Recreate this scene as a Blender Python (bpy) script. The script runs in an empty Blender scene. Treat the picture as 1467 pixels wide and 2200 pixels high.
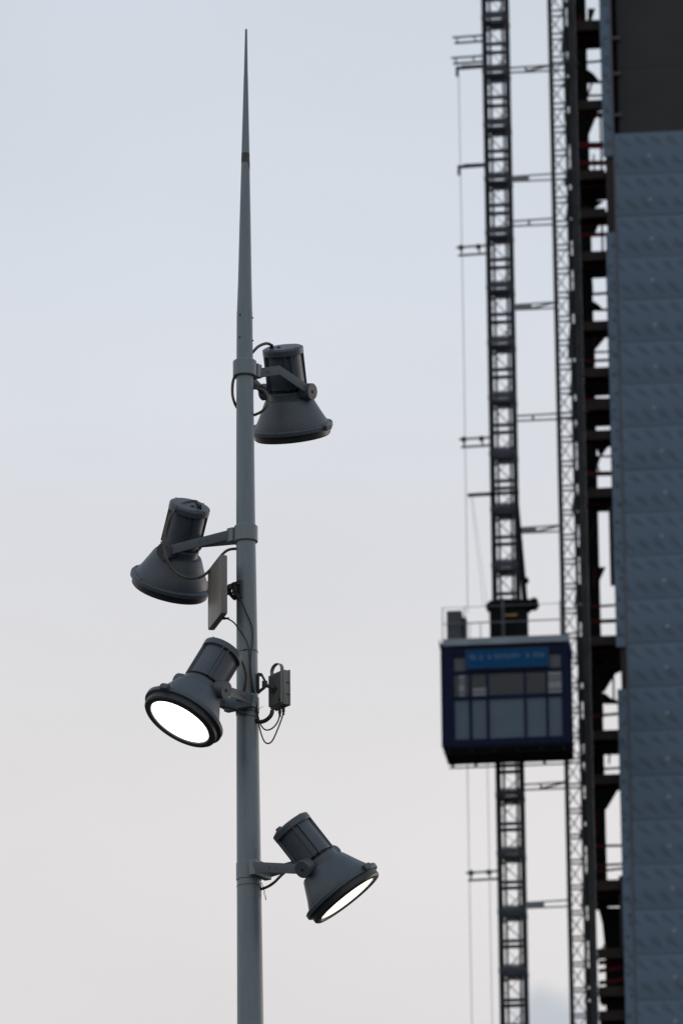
import bpy, bmesh, math, random
from mathutils import Vector, Matrix, noise
random.seed(7)
R = math.radians
scene = bpy.context.scene
COL = scene.collection

# ------------------------------------------------------------------ camera
PW, PH, FPX = 1467.0, 2200.0, 12222.0
PITCH, ROLL = R(18), R(-0.56)
CAM = Vector((0, 0, 1.6))
CM = Matrix.Rotation(math.pi / 2 + PITCH, 3, 'X') @ Matrix.Rotation(ROLL, 3, 'Z')
cd = bpy.data.cameras.new('camera'); cam = bpy.data.objects.new('camera', cd); COL.objects.link(cam)
cam.matrix_world = Matrix.Translation(CAM) @ CM.to_4x4()
cd.sensor_fit = 'VERTICAL'; cd.sensor_height = 36; cd.sensor_width = 24; cd.lens = 200
cd.clip_start = 0.5; cd.clip_end = 20000
cd.dof.use_dof = True; cd.dof.focus_distance = 35.9; cd.dof.aperture_fstop = 5.2; cd.dof.aperture_blades = 9
scene.camera = cam
scene.render.resolution_x, scene.render.resolution_y = 682, 1024

# ------------------------------------------------------------------ sky and sun
SUN_ELEV, SUN_AZ = R(5), R(48)           # low sun behind thin cloud, to the right of the view
world = bpy.data.worlds.new('World'); scene.world = world; world.use_nodes = True
nt = world.node_tree; nt.nodes.clear()
def wn(t, **k):
    n = nt.nodes.new(t)
    for a, b in k.items(): setattr(n, a, b)
    return n
def lin(c): return tuple(((x / 255) / 12.92 if x / 255 < .04045 else ((x / 255 + .055) / 1.055) ** 2.4) for x in c) + (1,)
L = nt.links.new
tc = wn('ShaderNodeTexCoord'); sep = wn('ShaderNodeSeparateXYZ'); L(tc.outputs['Generated'], sep.inputs[0])
ramp = wn('ShaderNodeValToRGB'); L(sep.outputs['Z'], ramp.inputs[0])
cr = ramp.color_ramp
stops = [(0.0, (220, 212, 205)), (.225, (222, 220, 220)), (.27, (224, 222, 223)), (.309, (219, 221, 227)),
         (.348, (212, 218, 227)), (.392, (205, 213, 223)), (1.0, (168, 182, 200))]
cr.elements[0].position = 0; cr.elements[0].color = lin(stops[0][1])
cr.elements[1].position = 1; cr.elements[1].color = lin(stops[-1][1])
for p, c in stops[1:-1]:
    e = cr.elements.new(p); e.color = lin(c)
# soft unevenness of the veil
nz = wn('ShaderNodeTexNoise'); nz.inputs['Scale'].default_value = 9; nz.inputs['Detail'].default_value = 3
nz.inputs['Roughness'].default_value = .45
mp = wn('ShaderNodeMapping'); mp.inputs['Scale'].default_value = (1, 1, 1.9); L(tc.outputs['Generated'], mp.inputs[0]); L(mp.outputs[0], nz.inputs['Vector'])
mr = wn('ShaderNodeMapRange'); mr.inputs[1].default_value = .3; mr.inputs[2].default_value = .7; mr.inputs[3].default_value = .955; mr.inputs[4].default_value = 1.035
L(nz.outputs[0], mr.inputs[0])
veil = wn('ShaderNodeVectorMath', operation='SCALE'); L(ramp.outputs[0], veil.inputs[0]); L(mr.outputs[0], veil.inputs['Scale'])
# small bluish clouds low in the sky: soft blobs with ragged edges
n2 = wn('ShaderNodeTexNoise'); n2.inputs['Scale'].default_value = 95; n2.inputs['Detail'].default_value = 5
L(tc.outputs['Generated'], n2.inputs['Vector'])
def cloud_fac(px, py, rad):
    d = (CM @ Vector(((px - PW / 2) / FPX, -(py - PH / 2) / FPX, -1))).normalized()
    df = wn('ShaderNodeVectorMath', operation='SUBTRACT'); L(tc.outputs['Generated'], df.inputs[0]); df.inputs[1].default_value = d
    sc_ = wn('ShaderNodeVectorMath', operation='MULTIPLY'); L(df.outputs[0], sc_.inputs[0]); sc_.inputs[1].default_value = (1, 1, 1.25)
    ln = wn('ShaderNodeVectorMath', operation='LENGTH'); L(sc_.outputs[0], ln.inputs[0])
    a_ = wn('ShaderNodeMath', operation='MULTIPLY_ADD'); a_.inputs[1].default_value = rad * 1.5; L(n2.outputs[0], a_.inputs[0]); L(ln.outputs['Value'], a_.inputs[2])
    c_ = wn('ShaderNodeMapRange', interpolation_type='SMOOTHSTEP'); c_.inputs[1].default_value = rad * 1.25; c_.inputs[2].default_value = rad * 2.1
    c_.inputs[3].default_value = .68; c_.inputs[4].default_value = 0; L(a_.outputs[0], c_.inputs[0]); return c_.outputs[0]
cf = None
for px_, py_, rd_ in ((1186, 2212, .0082), (1330, 2330, .016), (300, 2900, .03), (2300, 2600, .03), (-1200, 2500, .025)):
    o_ = cloud_fac(px_, py_, rd_)
    if cf is None: cf = o_
    else:
        mxn = wn('ShaderNodeMath', operation='MAXIMUM'); L(cf, mxn.inputs[0]); L(o_, mxn.inputs[1]); cf = mxn.outputs[0]
mixc = wn('ShaderNodeMixRGB'); mixc.inputs[2].default_value = lin((176, 184, 197)); L(cf, mixc.inputs[0]); L(veil.outputs[0], mixc.inputs[1])
sky = wn('ShaderNodeTexSky', sky_type='NISHITA'); sky.sun_disc = False
sky.sun_elevation = SUN_ELEV; sky.sun_rotation = SUN_AZ; sky.air_density = 1; sky.dust_density = 3; sky.altitude = 0
bgv = wn('ShaderNodeBackground'); bgv.inputs[1].default_value = 1.075; L(mixc.outputs[0], bgv.inputs[0])
bgs = wn('ShaderNodeBackground'); bgs.inputs[1].default_value = 0.05; L(sky.outputs[0], bgs.inputs[0])
msh = wn('ShaderNodeMixShader'); msh.inputs[0].default_value = .06; L(bgv.outputs[0], msh.inputs[1]); L(bgs.outputs[0], msh.inputs[2])
wo = wn('ShaderNodeOutputWorld'); L(msh.outputs[0], wo.inputs[0])

sl = bpy.data.lights.new('sun', 'SUN'); sl.energy = 0.5; sl.angle = R(18); sl.color = (1, .86, .74)
so = bpy.data.objects.new('sun', sl); COL.objects.link(so)
sd = Vector((math.sin(SUN_AZ) * math.cos(SUN_ELEV), math.cos(SUN_AZ) * math.cos(SUN_ELEV), math.sin(SUN_ELEV)))
so.rotation_euler = sd.to_track_quat('Z', 'Y').to_euler()
so.location = (30, -20, 40)
vs = scene.view_settings
scene.display_settings.display_device = 'sRGB'
vs.view_transform = 'Standard'; vs.look = 'None'; vs.exposure = 0; vs.gamma = 1; vs.use_curve_mapping = False

# ------------------------------------------------------------------ helpers
def ray(x, y):
    return CM @ Vector(((x - PW / 2) / FPX, -(y - PH / 2) / FPX, -1))
def at(x, y, Y):
    d = ray(x, y); return CAM + d * (Y / d.y)
def cdir(x, y, z):                           # a direction given as right / up / towards the viewer
    return (CM @ Vector((x, y, z))).normalized()

def mat(name, col, rough=.5, metal=0., var=.12, scale=6., bump=0., spec=.5, dirt=None, dirt_amt=.0, stretch=(1, 1, 1), bscale=None):
    m = bpy.data.materials.new(name); m.use_nodes = True
    t = m.node_tree; b = t.nodes['Principled BSDF']
    b.inputs['Roughness'].default_value = rough; b.inputs['Metallic'].default_value = metal
    b.inputs['Specular IOR Level'].default_value = spec
    tcn = t.nodes.new('ShaderNodeTexCoord'); mpn = t.nodes.new('ShaderNodeMapping'); mpn.inputs['Scale'].default_value = stretch
    oi = t.nodes.new('ShaderNodeObjectInfo')
    t.links.new(tcn.outputs['Object'], mpn.inputs[0]); t.links.new(oi.outputs['Random'], mpn.inputs['Location'])
    n = t.nodes.new('ShaderNodeTexNoise'); n.inputs['Scale'].default_value = scale; n.inputs['Detail'].default_value = 6
    t.links.new(mpn.outputs[0], n.inputs['Vector'])
    r = t.nodes.new('ShaderNodeMapRange'); r.inputs[1].default_value = .25; r.inputs[2].default_value = .75
    r.inputs[3].default_value = 1 - var; r.inputs[4].default_value = 1 + var
    t.links.new(n.outputs[0], r.inputs[0])
    s = t.nodes.new('ShaderNodeVectorMath'); s.operation = 'SCALE'; s.inputs[0].default_value = col[:3]
    t.links.new(r.outputs[0], s.inputs['Scale'])
    out = s.outputs[0]
    if dirt:
        n3 = t.nodes.new('ShaderNodeTexNoise'); n3.inputs['Scale'].default_value = scale * 2.7; n3.inputs['Detail'].default_value = 8; n3.inputs['Roughness'].default_value = .7
        t.links.new(mpn.outputs[0], n3.inputs['Vector'])
        r3 = t.nodes.new('ShaderNodeMapRange'); r3.inputs[1].default_value = .5; r3.inputs[2].default_value = .75; r3.inputs[3].default_value = 0; r3.inputs[4].default_value = dirt_amt
        t.links.new(n3.outputs[0], r3.inputs[0])
        mx = t.nodes.new('ShaderNodeMixRGB'); mx.inputs[2].default_value = tuple(dirt) + (1,)
        t.links.new(r3.outputs[0], mx.inputs[0]); t.links.new(out, mx.inputs[1]); out = mx.outputs[0]
    t.links.new(out, b.inputs['Base Color'])
    rr = t.nodes.new('ShaderNodeMapRange'); rr.inputs[3].default_value = max(.05, rough - .1); rr.inputs[4].default_value = min(1, rough + .12)
    t.links.new(n.outputs[0], rr.inputs[0]); t.links.new(rr.outputs[0], b.inputs['Roughness'])
    if bump:
        bn = t.nodes.new('ShaderNodeTexNoise'); bn.inputs['Scale'].default_value = bscale or scale * 8; bn.inputs['Detail'].default_value = 4
        t.links.new(tcn.outputs['Object'], bn.inputs['Vector'])
        bp = t.nodes.new('ShaderNodeBump'); bp.inputs['Strength'].default_value = bump; bp.inputs['Distance'].default_value = .002
        t.links.new(bn.outputs[0], bp.inputs['Height']); t.links.new(bp.outputs[0], b.inputs['Normal'])
    return m

def emis(name, col, strength):
    m = bpy.data.materials.new(name); m.use_nodes = True; t = m.node_tree
    b = t.nodes['Principled BSDF']; b.inputs['Base Color'].default_value = (.8, .8, .8, 1); b.inputs['Roughness'].default_value = .15
    b.inputs['Emission Color'].default_value = tuple(col) + (1,); b.inputs['Emission Strength'].default_value = strength
    return m

class MB:
    def __init__(s): s.v = []; s.f = []
    def add(s, vs_, fs):
        o = len(s.v); s.v += [Vector(a) for a in vs_]; s.f += [tuple(i + o for i in q) for q in fs]
        return s
    def box(s, a, b):
        x0, y0, z0 = a; x1, y1, z1 = b
        return s.add([(x0, y0, z0), (x1, y0, z0), (x1, y1, z0), (x0, y1, z0), (x0, y0, z1), (x1, y0, z1), (x1, y1, z1), (x0, y1, z1)],
                     [(3, 2, 1, 0), (4, 5, 6, 7), (0, 1, 5, 4), (1, 2, 6, 5), (2, 3, 7, 6), (3, 0, 4, 7)])
    def obox(s, c, ax, ay, az, h):            # oriented box: centre, three unit axes, half sizes
        c = Vector(c); p = []
        for k in (-1, 1):
            for i, j in ((-1, -1), (1, -1), (1, 1), (-1, 1)):
                p.append(c + ax * (i * h[0]) + ay * (j * h[1]) + az * (k * h[2]))
        return s.add(p, [(3, 2, 1, 0), (4, 5, 6, 7), (0, 1, 5, 4), (1, 2, 6, 5), (2, 3, 7, 6), (3, 0, 4, 7)])
    def bar(s, a, b, w, h, up=(0, 0, 1)):     # rectangular bar a->b, w across, h along up
        a, b, up = Vector(a), Vector(b), Vector(up)
        t = (b - a); l = t.length; t.normalize()
        if abs(t.dot(up)) > .98: up = Vector((0, 1, 0))
        x = t.cross(up).normalized(); y = x.cross(t)
        return s.obox((a + b) / 2, x, t, y, (w / 2, l / 2, h / 2))
    def tube(s, pts, r, n=10, caps=True):
        pts = [Vector(p) for p in pts]; m = len(pts)
        rs = r if isinstance(r, (list, tuple)) else [r] * m
        t0 = (pts[1] - pts[0]).normalized()
        ref = Vector((0, 0, 1)) if abs(t0.z) < .9 else Vector((1, 0, 0))
        nx = t0.cross(ref).normalized(); o = len(s.v); vs_ = []; fs = []
        for i, p in enumerate(pts):
            t = (pts[min(i + 1, m - 1)] - pts[max(i - 1, 0)]).normalized()
            nx = (nx - t * nx.dot(t)).normalized(); ny = t.cross(nx)
            for k in range(n):
                a = 2 * math.pi * k / n
                vs_.append(p + (nx * math.cos(a) + ny * math.sin(a)) * rs[i])
        for i in range(m - 1):
            for k in range(n):
                k2 = (k + 1) % n
                fs.append((i * n + k, i * n + k2, (i + 1) * n + k2, (i + 1) * n + k))
        if caps:
            fs.append(tuple(range(n - 1, -1, -1))); fs.append(tuple((m - 1) * n + k for k in range(n)))
        return s.add(vs_, fs)
    def lathe(s, c, ax, prof, n=64, close=True):   # prof: (r, z) along axis ax from c
        c = Vector(c); ax = ax.normalized(); ref = Vector((0, 0, 1)) if abs(ax.z) < .9 else Vector((1, 0, 0))
        x = ax.cross(ref).normalized(); y = ax.cross(x); vs_ = []; fs = []; m = len(prof)
        for r, z in prof:
            for k in range(n):
                a = 2 * math.pi * k / n
                vs_.append(c + ax * z + (x * math.cos(a) + y * math.sin(a)) * r)
        for i in range(m - 1):
            for k in range(n):
                k2 = (k + 1) % n
                fs.append((i * n + k, i * n + k2, (i + 1) * n + k2, (i + 1) * n + k))
        if close:
            fs.append(tuple(range(n - 1, -1, -1))); fs.append(tuple((m - 1) * n + k for k in range(n)))
        return s.add(vs_, fs)
    def strap(s, pts, wdir, w, t):             # flat bar along a polyline, width along wdir
        pts = [Vector(p) for p in pts]; wdir = Vector(wdir); vs_ = []; fs = []; m = len(pts)
        for i, p in enumerate(pts):
            tg = (pts[min(i + 1, m - 1)] - pts[max(i - 1, 0)]).normalized()
            wd = (wdir - tg * wdir.dot(tg)).normalized(); th = tg.cross(wd)
            for a, b in ((-1, -1), (1, -1), (1, 1), (-1, 1)): vs_.append(p + wd * (a * w / 2) + th * (b * t / 2))
        for i in range(m - 1):
            for k in range(4):
                k2 = (k + 1) % 4; fs.append((i * 4 + k, i * 4 + k2, i * 4 + 4 + k2, i * 4 + 4 + k))
        fs.append((3, 2, 1, 0)); fs.append(tuple((m - 1) * 4 + k for k in range(4)))
        return s.add(vs_, fs)
    def prism(s, poly, off):                   # flat polygon (3-D points) extruded by off
        n = len(poly); off = Vector(off); vs_ = [Vector(p) for p in poly] + [Vector(p) + off for p in poly]
        fs = [tuple(range(n - 1, -1, -1)), tuple(range(n, 2 * n))]
        for k in range(n): fs.append((k, (k + 1) % n, n + (k + 1) % n, n + k))
        return s.add(vs_, fs)
    def mesh(s, name, m, org=(0, 0, 0), smooth=35, bevel=0):
        o = Vector(org); me = bpy.data.meshes.new(name)
        me.from_pydata([tuple(a - o) for a in s.v], [], s.f)
        bm = bmesh.new(); bm.from_mesh(me); bmesh.ops.recalc_face_normals(bm, faces=bm.faces)
        if bevel:
            bmesh.ops.bevel(bm, geom=[e for e in bm.edges if len(e.link_faces) == 2 and e.calc_face_angle(0) > .6], offset=bevel, segments=2, affect='EDGES', profile=.6)
        bm.to_mesh(me); bm.free()
        me.materials.append(m)
        if smooth:
            for p in me.polygons: p.use_smooth = True
            me.set_sharp_from_angle(angle=R(smooth))
        return me
    def build(s, name, m, parent=None, smooth=35, bevel=0, world=True):
        org = Vector((0, 0, 0))
        if world and parent is not None: org = worldloc(parent)
        me = s.mesh(name, m, org, smooth, bevel)
        return link(name, me, parent)
def worldloc(o):
    p = Vector((0, 0, 0))
    while o: p += o.location; o = o.parent
    return p
def link(name, me, parent=None, loc=None):
    o = bpy.data.objects.new(name, me); COL.objects.link(o)
    if parent is not None: o.parent = parent
    if loc is not None: o.location = loc
    return o
def tag(o, label=None, cat=None, group=None, kind=None):
    for k, x in (('label', label), ('category', cat), ('group', group), ('kind', kind)):
        if x: o[k] = x
    return o
def thing(name, loc, label, cat, group=None, rz=0):
    o = bpy.data.objects.new(name, None); o.empty_display_size = .2; COL.objects.link(o)
    o.location = loc; o.rotation_euler.z = rz
    return tag(o, label, cat, group)
def spline(pts, step=.006):                    # Catmull-Rom through points, evenly sampled
    P = [Vector(p) for p in pts]; P = [P[0] * 2 - P[1]] + P + [P[-1] * 2 - P[-2]]; out = []
    for i in range(1, len(P) - 2):
        a, b, c, d = P[i - 1:i + 3]; n = max(2, int((c - b).length / step))
        for k in range(n):
            t = k / n
            out.append(.5 * (2 * b + (c - a) * t + (2 * a - 5 * b + 4 * c - d) * t * t + (3 * b - a - 3 * c + d) * t ** 3))
    out.append(P[-2]); return out

# ------------------------------------------------------------------ materials
M_POLE = mat('pole_paint', (.162, .205, .226), .42, var=.10, scale=5, dirt=(.105, .118, .122), dirt_amt=.6, stretch=(5, 5, .4), bump=.12, bscale=120)
M_BAND = mat('weathered_band', (.085, .075, .07), .8, var=.4, scale=30)
M_LAMP = mat('lamp_paint', (.062, .079, .097), .46, var=.12, scale=9, dirt=(.088, .098, .106), dirt_amt=.35, bump=.1, bscale=260)
M_BAR = mat('bracket_paint', (.068, .084, .099), .5, var=.12, scale=14, dirt=(.05, .05, .05), dirt_amt=.4)
M_BEZEL = mat('gasket_black', (.022, .023, .027), .45, var=.2, scale=20)
M_DARK = mat('dark_recess', (.014, .015, .017), .7, var=.2)
M_COND = mat('conduit_brown', (.085, .073, .055), .6, var=.25, scale=30)
M_CABLE = mat('cable_black', (.008, .009, .011), .45, var=.1)
M_OFF = mat('unlit_glass', (.03, .032, .035), .12, var=.05)
M_LIT = emis('lit_lens', (1, .99, .96), 2.6)
M_LITW = emis('lit_lens_warm', (1, .93, .70), 2.4)
M_ANT = mat('antenna_plastic', (.175, .158, .138), .45, var=.06, scale=7, dirt=(.09, .083, .075), dirt_amt=.3)
M_RADIO = mat('radio_grey', (.17, .17, .158), .5, var=.2, scale=18, dirt=(.24, .21, .15), dirt_amt=.35, stretch=(1, 1, .3))
M_BRK = mat('bracket_black', (.03, .029, .027), .6, var=.25, scale=30)
M_MAST = mat('mast_steel', (.032, .037, .044), .6, spec=.2, var=.25, scale=4)
M_RING = mat('mast_frame_steel', (.06, .068, .082), .6, spec=.2, var=.25, scale=4)
M_LATT = mat('lattice_steel', (.035, .039, .044), .6, spec=.2, var=.25, scale=4)
M_TIE = mat('tie_galvanised', (.17, .18, .19), .5, var=.2, scale=4)
M_NAVY = mat('cage_navy', (.0075, .0125, .04), .6, spec=.08, var=.15, scale=3)
M_CPAN = mat('cage_sheet', (.10, .135, .172), .6, spec=.15, var=.07, scale=2)
M_ROOFE = mat('cage_roof_edge', (.20, .25, .29), .5, var=.2, scale=2)
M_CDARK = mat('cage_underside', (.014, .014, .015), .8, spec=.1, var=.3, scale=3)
M_SIGN = mat('sign_blue', (.001, .062, .165), .6, spec=.1, var=.1, scale=3)
M_SIGNL = mat('sign_letter', (.10, .16, .28), .6, spec=.1, var=.3, scale=9)
M_SIGNF = mat('sign_frame', (.03, .055, .10), .6, spec=.1)
M_RED = mat('red_oxide', (.075, .006, .010), .7, spec=.15, var=.3, scale=4)
M_BROWN = mat('deck_edge', (.026, .021, .018), .8, spec=.15, var=.3, scale=3)
M_BLACK = mat('black_steel', (.008, .0085, .0095), .8, spec=.1, var=.3, scale=3)
M_COLM = mat('column_grey', (.04, .042, .045), .75, spec=.15, var=.3, scale=2.5)
M_BOARD = mat('brown_board', (.045, .038, .035), .8, spec=.15, var=.2, scale=2)
M_GREYW = mat('grey_sheet', (.052, .051, .051), .85, spec=.15, var=.15, scale=.6)
M_BOLT = mat('bolt_dark', (.05, .06, .068), .6)
M_WASH = mat('washer_pale', (.22, .27, .33), .6, spec=.2, var=.3, scale=20)
M_TRIM = mat('trim_brown', (.12, .105, .115), .7, var=.2)
M_ROPE = mat('wire_rope', (.30, .31, .32), .6)
M_YEL = mat('yellow_mark', (.35, .22, .03), .6)
M_GROUND = mat('asphalt', (.055, .055, .056), .9, var=.25, scale=.4)

def membrane():
    m = mat('blue_membrane', (.108, .160, .220), .6, var=.07, scale=1.1, spec=.3)
    t = m.node_tree; b = t.nodes['Principled BSDF']; src = b.inputs['Base Color'].links[0].from_socket
    N = t.nodes.new; K = t.links.new
    def ma(op, a, bb=None, c=None):
        n = N('ShaderNodeMath'); n.operation = op
        for i, x in enumerate((a, bb, c)):
            if x is None: continue
            if isinstance(x, (int, float)): n.inputs[i].default_value = x
            else: K(x, n.inputs[i])
        return n.outputs[0]
    tcn = N('ShaderNodeTexCoord'); oi = N('ShaderNodeObjectInfo')
    nz_ = N('ShaderNodeTexNoise'); nz_.inputs['Scale'].default_value = 2.2; nz_.inputs['Detail'].default_value = 3; K(tcn.outputs['Object'], nz_.inputs['Vector'])
    wob = ma('MULTIPLY_ADD', nz_.outputs[0], .12, -.06)
    sp = N('ShaderNodeSeparateXYZ'); K(tcn.outputs['Object'], sp.inputs[0])
    rz = ma('DIVIDE', ma('ADD', sp.outputs['Z'], wob), .565); row = ma('FLOOR', rz)
    sh = ma('MULTIPLY_ADD', row, .31, ma('MULTIPLY', oi.outputs['Random'], .9))
    cx = ma('ADD', ma('DIVIDE', ma('ADD', sp.outputs['X'], wob), .405), sh)
    fx = ma('MULTIPLY', ma('SUBTRACT', ma('FRACT', cx), .5), .405)
    fz = ma('MULTIPLY', ma('SUBTRACT', ma('FRACT', rz), .5), .565)
    ca, sa = math.cos(R(-42)), math.sin(R(-42))
    la = ma('ADD', ma('MULTIPLY', fx, ca), ma('MULTIPLY', fz, sa)); lb = ma('SUBTRACT', ma('MULTIPLY', fz, ca), ma('MULTIPLY', fx, sa))
    # taper: broad head at the upper left, thin tail at the lower right
    wid = ma('MULTIPLY_ADD', la, -.19, .066)
    d = ma('SQRT', ma('ADD', ma('POWER', ma('DIVIDE', la, .27), 2), ma('POWER', ma('DIVIDE', lb, wid), 2)))
    n4 = N('ShaderNodeTexNoise'); n4.inputs['Scale'].default_value = 5; K(tcn.outputs['Object'], n4.inputs['Vector'])
    d2 = ma('ADD', d, ma('MULTIPLY_ADD', n4.outputs[0], .9, -.42))
    mr_ = N('ShaderNodeMapRange'); mr_.interpolation_type = 'SMOOTHSTEP'; mr_.inputs[1].default_value = .3; mr_.inputs[2].default_value = 1.5; mr_.inputs[3].default_value = .56; mr_.inputs[4].default_value = 0
    K(d2, mr_.inputs[0])
    mx = N('ShaderNodeMixRGB'); mx.inputs[2].default_value = (.058, .082, .102, 1); K(mr_.outputs[0], mx.inputs[0]); K(src, mx.inputs[1])
    K(mx.outputs[0], b.inputs['Base Color'])
    return m
M_MEMB = membrane()
def glass_dark():
    m = bpy.data.materials.new('tinted_window'); m.use_nodes = True; t = m.node_tree; t.nodes.clear()
    o = t.nodes.new('ShaderNodeOutputMaterial'); tr = t.nodes.new('ShaderNodeBsdfTransparent'); tr.inputs[0].default_value = (.30, .31, .33, 1)
    gl = t.nodes.new('ShaderNodeBsdfGlossy'); gl.inputs[0].default_value = (.6, .65, .7, 1); gl.inputs['Roughness'].default_value = .25
    x = t.nodes.new('ShaderNodeMixShader'); x.inputs[0].default_value = .06
    t.links.new(tr.outputs[0], x.inputs[1]); t.links.new(gl.outputs[0], x.inputs[2]); t.links.new(x.outputs[0], o.inputs[0])
    return m
M_WIN = glass_dark()

# ------------------------------------------------------------------ ground
g = MB().add([(-4000, -4000, 0), (4000, -4000, 0), (4000, 4000, 0), (-4000, 4000, 0)], [(0, 1, 2, 3)]).build('ground', M_GROUND, smooth=0)
tag(g, kind='structure')

# ------------------------------------------------------------------ light pole
YP = 34.2
PXM = FPX / (YP / math.cos(PITCH))              # pixels per metre at the pole, about 340
prof = [(529.0, 63, 4.6), (528.4, 162, 8.6), (527.6, 330, 17), (526.8, 480, 24.2), (525.8, 668, 31.8),
        (525.7, 670, 33.2), (525.8, 760, 34.6), (527.3, 990, 38.5), (528.0, 1100, 40), (530.5, 1350, 44), (532.6, 1630, 48.2), (534.2, 1800, 50.6),
        (536.3, 2010, 53.4), (538.0, 2200, 56)]
def pole_at(py):
    for (x0, y0, w0), (x1, y1, w1) in zip(prof, prof[1:]):
        if y0 <= py <= y1:
            t = (py - y0) / (y1 - y0); x = x0 + (x1 - x0) * t; w = w0 + (w1 - w0) * t; break
    p = at(x, py, YP); return p, w / 2 / FPX * ((p - CAM).length)
pole = thing('light_pole', (at(538, 2200, YP).x + .06, YP, 0), 'tall tapered grey steel light pole ending in a thin spike', 'light pole')
def pole_piece(name, ys, m, dr=0., n=48, smooth=35):
    pts = []; rs = []
    for y in ys:
        p, r = pole_at(y); pts.append(p); rs.append(r + dr)
    return MB().tube(pts, rs, n).build(name, m, pole, smooth)
pole_piece('spike_tip', [63, 110, 162], M_POLE)
pole_piece('spike', [162.2, 250, 330.5], M_POLE, .0006)
pole_piece('spike', [350, 400, 480, 600, 671], M_POLE)
bnd = pole_piece('weathered_band', [330, 340, 350.4], M_BAND, .0008)
# ragged run of worn paint under the band on its right side
pc, rc = pole_at(356); m_ = MB(); vs_ = []
for k in range(9):
    a = R(-52 + k * 11.5); d = Vector((math.cos(a), math.sin(a), 0)) if False else Vector((math.sin(R(20 + k * 10)), -math.cos(R(20 + k * 10)), 0))
    pt, rt = pole_at(350); drop = .052 * min(1, max(0, (k - 1) / 5)) + .006 * math.sin(k * 2.3)
    vs_ += [pt + d * (rt + .0012), Vector((pt.x, pt.y, pt.z - max(.004, drop))) + d * (rt + .0020)]
m_.add(vs_, [(2 * k, 2 * k + 1, 2 * k + 3, 2 * k + 2) for k in range(8)]).build('worn_patch', M_BAND, bnd)
pole_piece('shaft', [670.5, 760, 880, 990, 1100, 1225, 1350, 1490, 1630, 1800, 2010, 2199], M_POLE, .001)
p0, r0 = pole_at(2199); base = pole.location
MB().tube([p0 + Vector((0, 0, .01)), p0.lerp(base, .5), Vector((base.x, base.y, .03))], [r0 + .0008, r0 + .02, r0 + .045], 48).build('shaft', M_POLE, pole)
MB().lathe((base.x, base.y, 0), Vector((0, 0, 1)), [(.26, 0), (.26, .03), (.16, .032), (.15, .09)], 40).build('base_plate', M_POLE, pole)
for px, py in ((516.6, 681), (515.6, 729), (543.2, 684), (543.4, 733)):
    c, r = pole_at(py); P = at(px, py, YP); s_ = max(-.985, min(.985, (P.x - c.x) / r)); d = Vector((s_, -math.sqrt(1 - s_ * s_), 0))
    MB().lathe(c + d * (r - .004), d, [(.0065, 0), (.0065, .008), (.004, .0105)], 12).build('set_screw', M_CABLE, pole)

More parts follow.
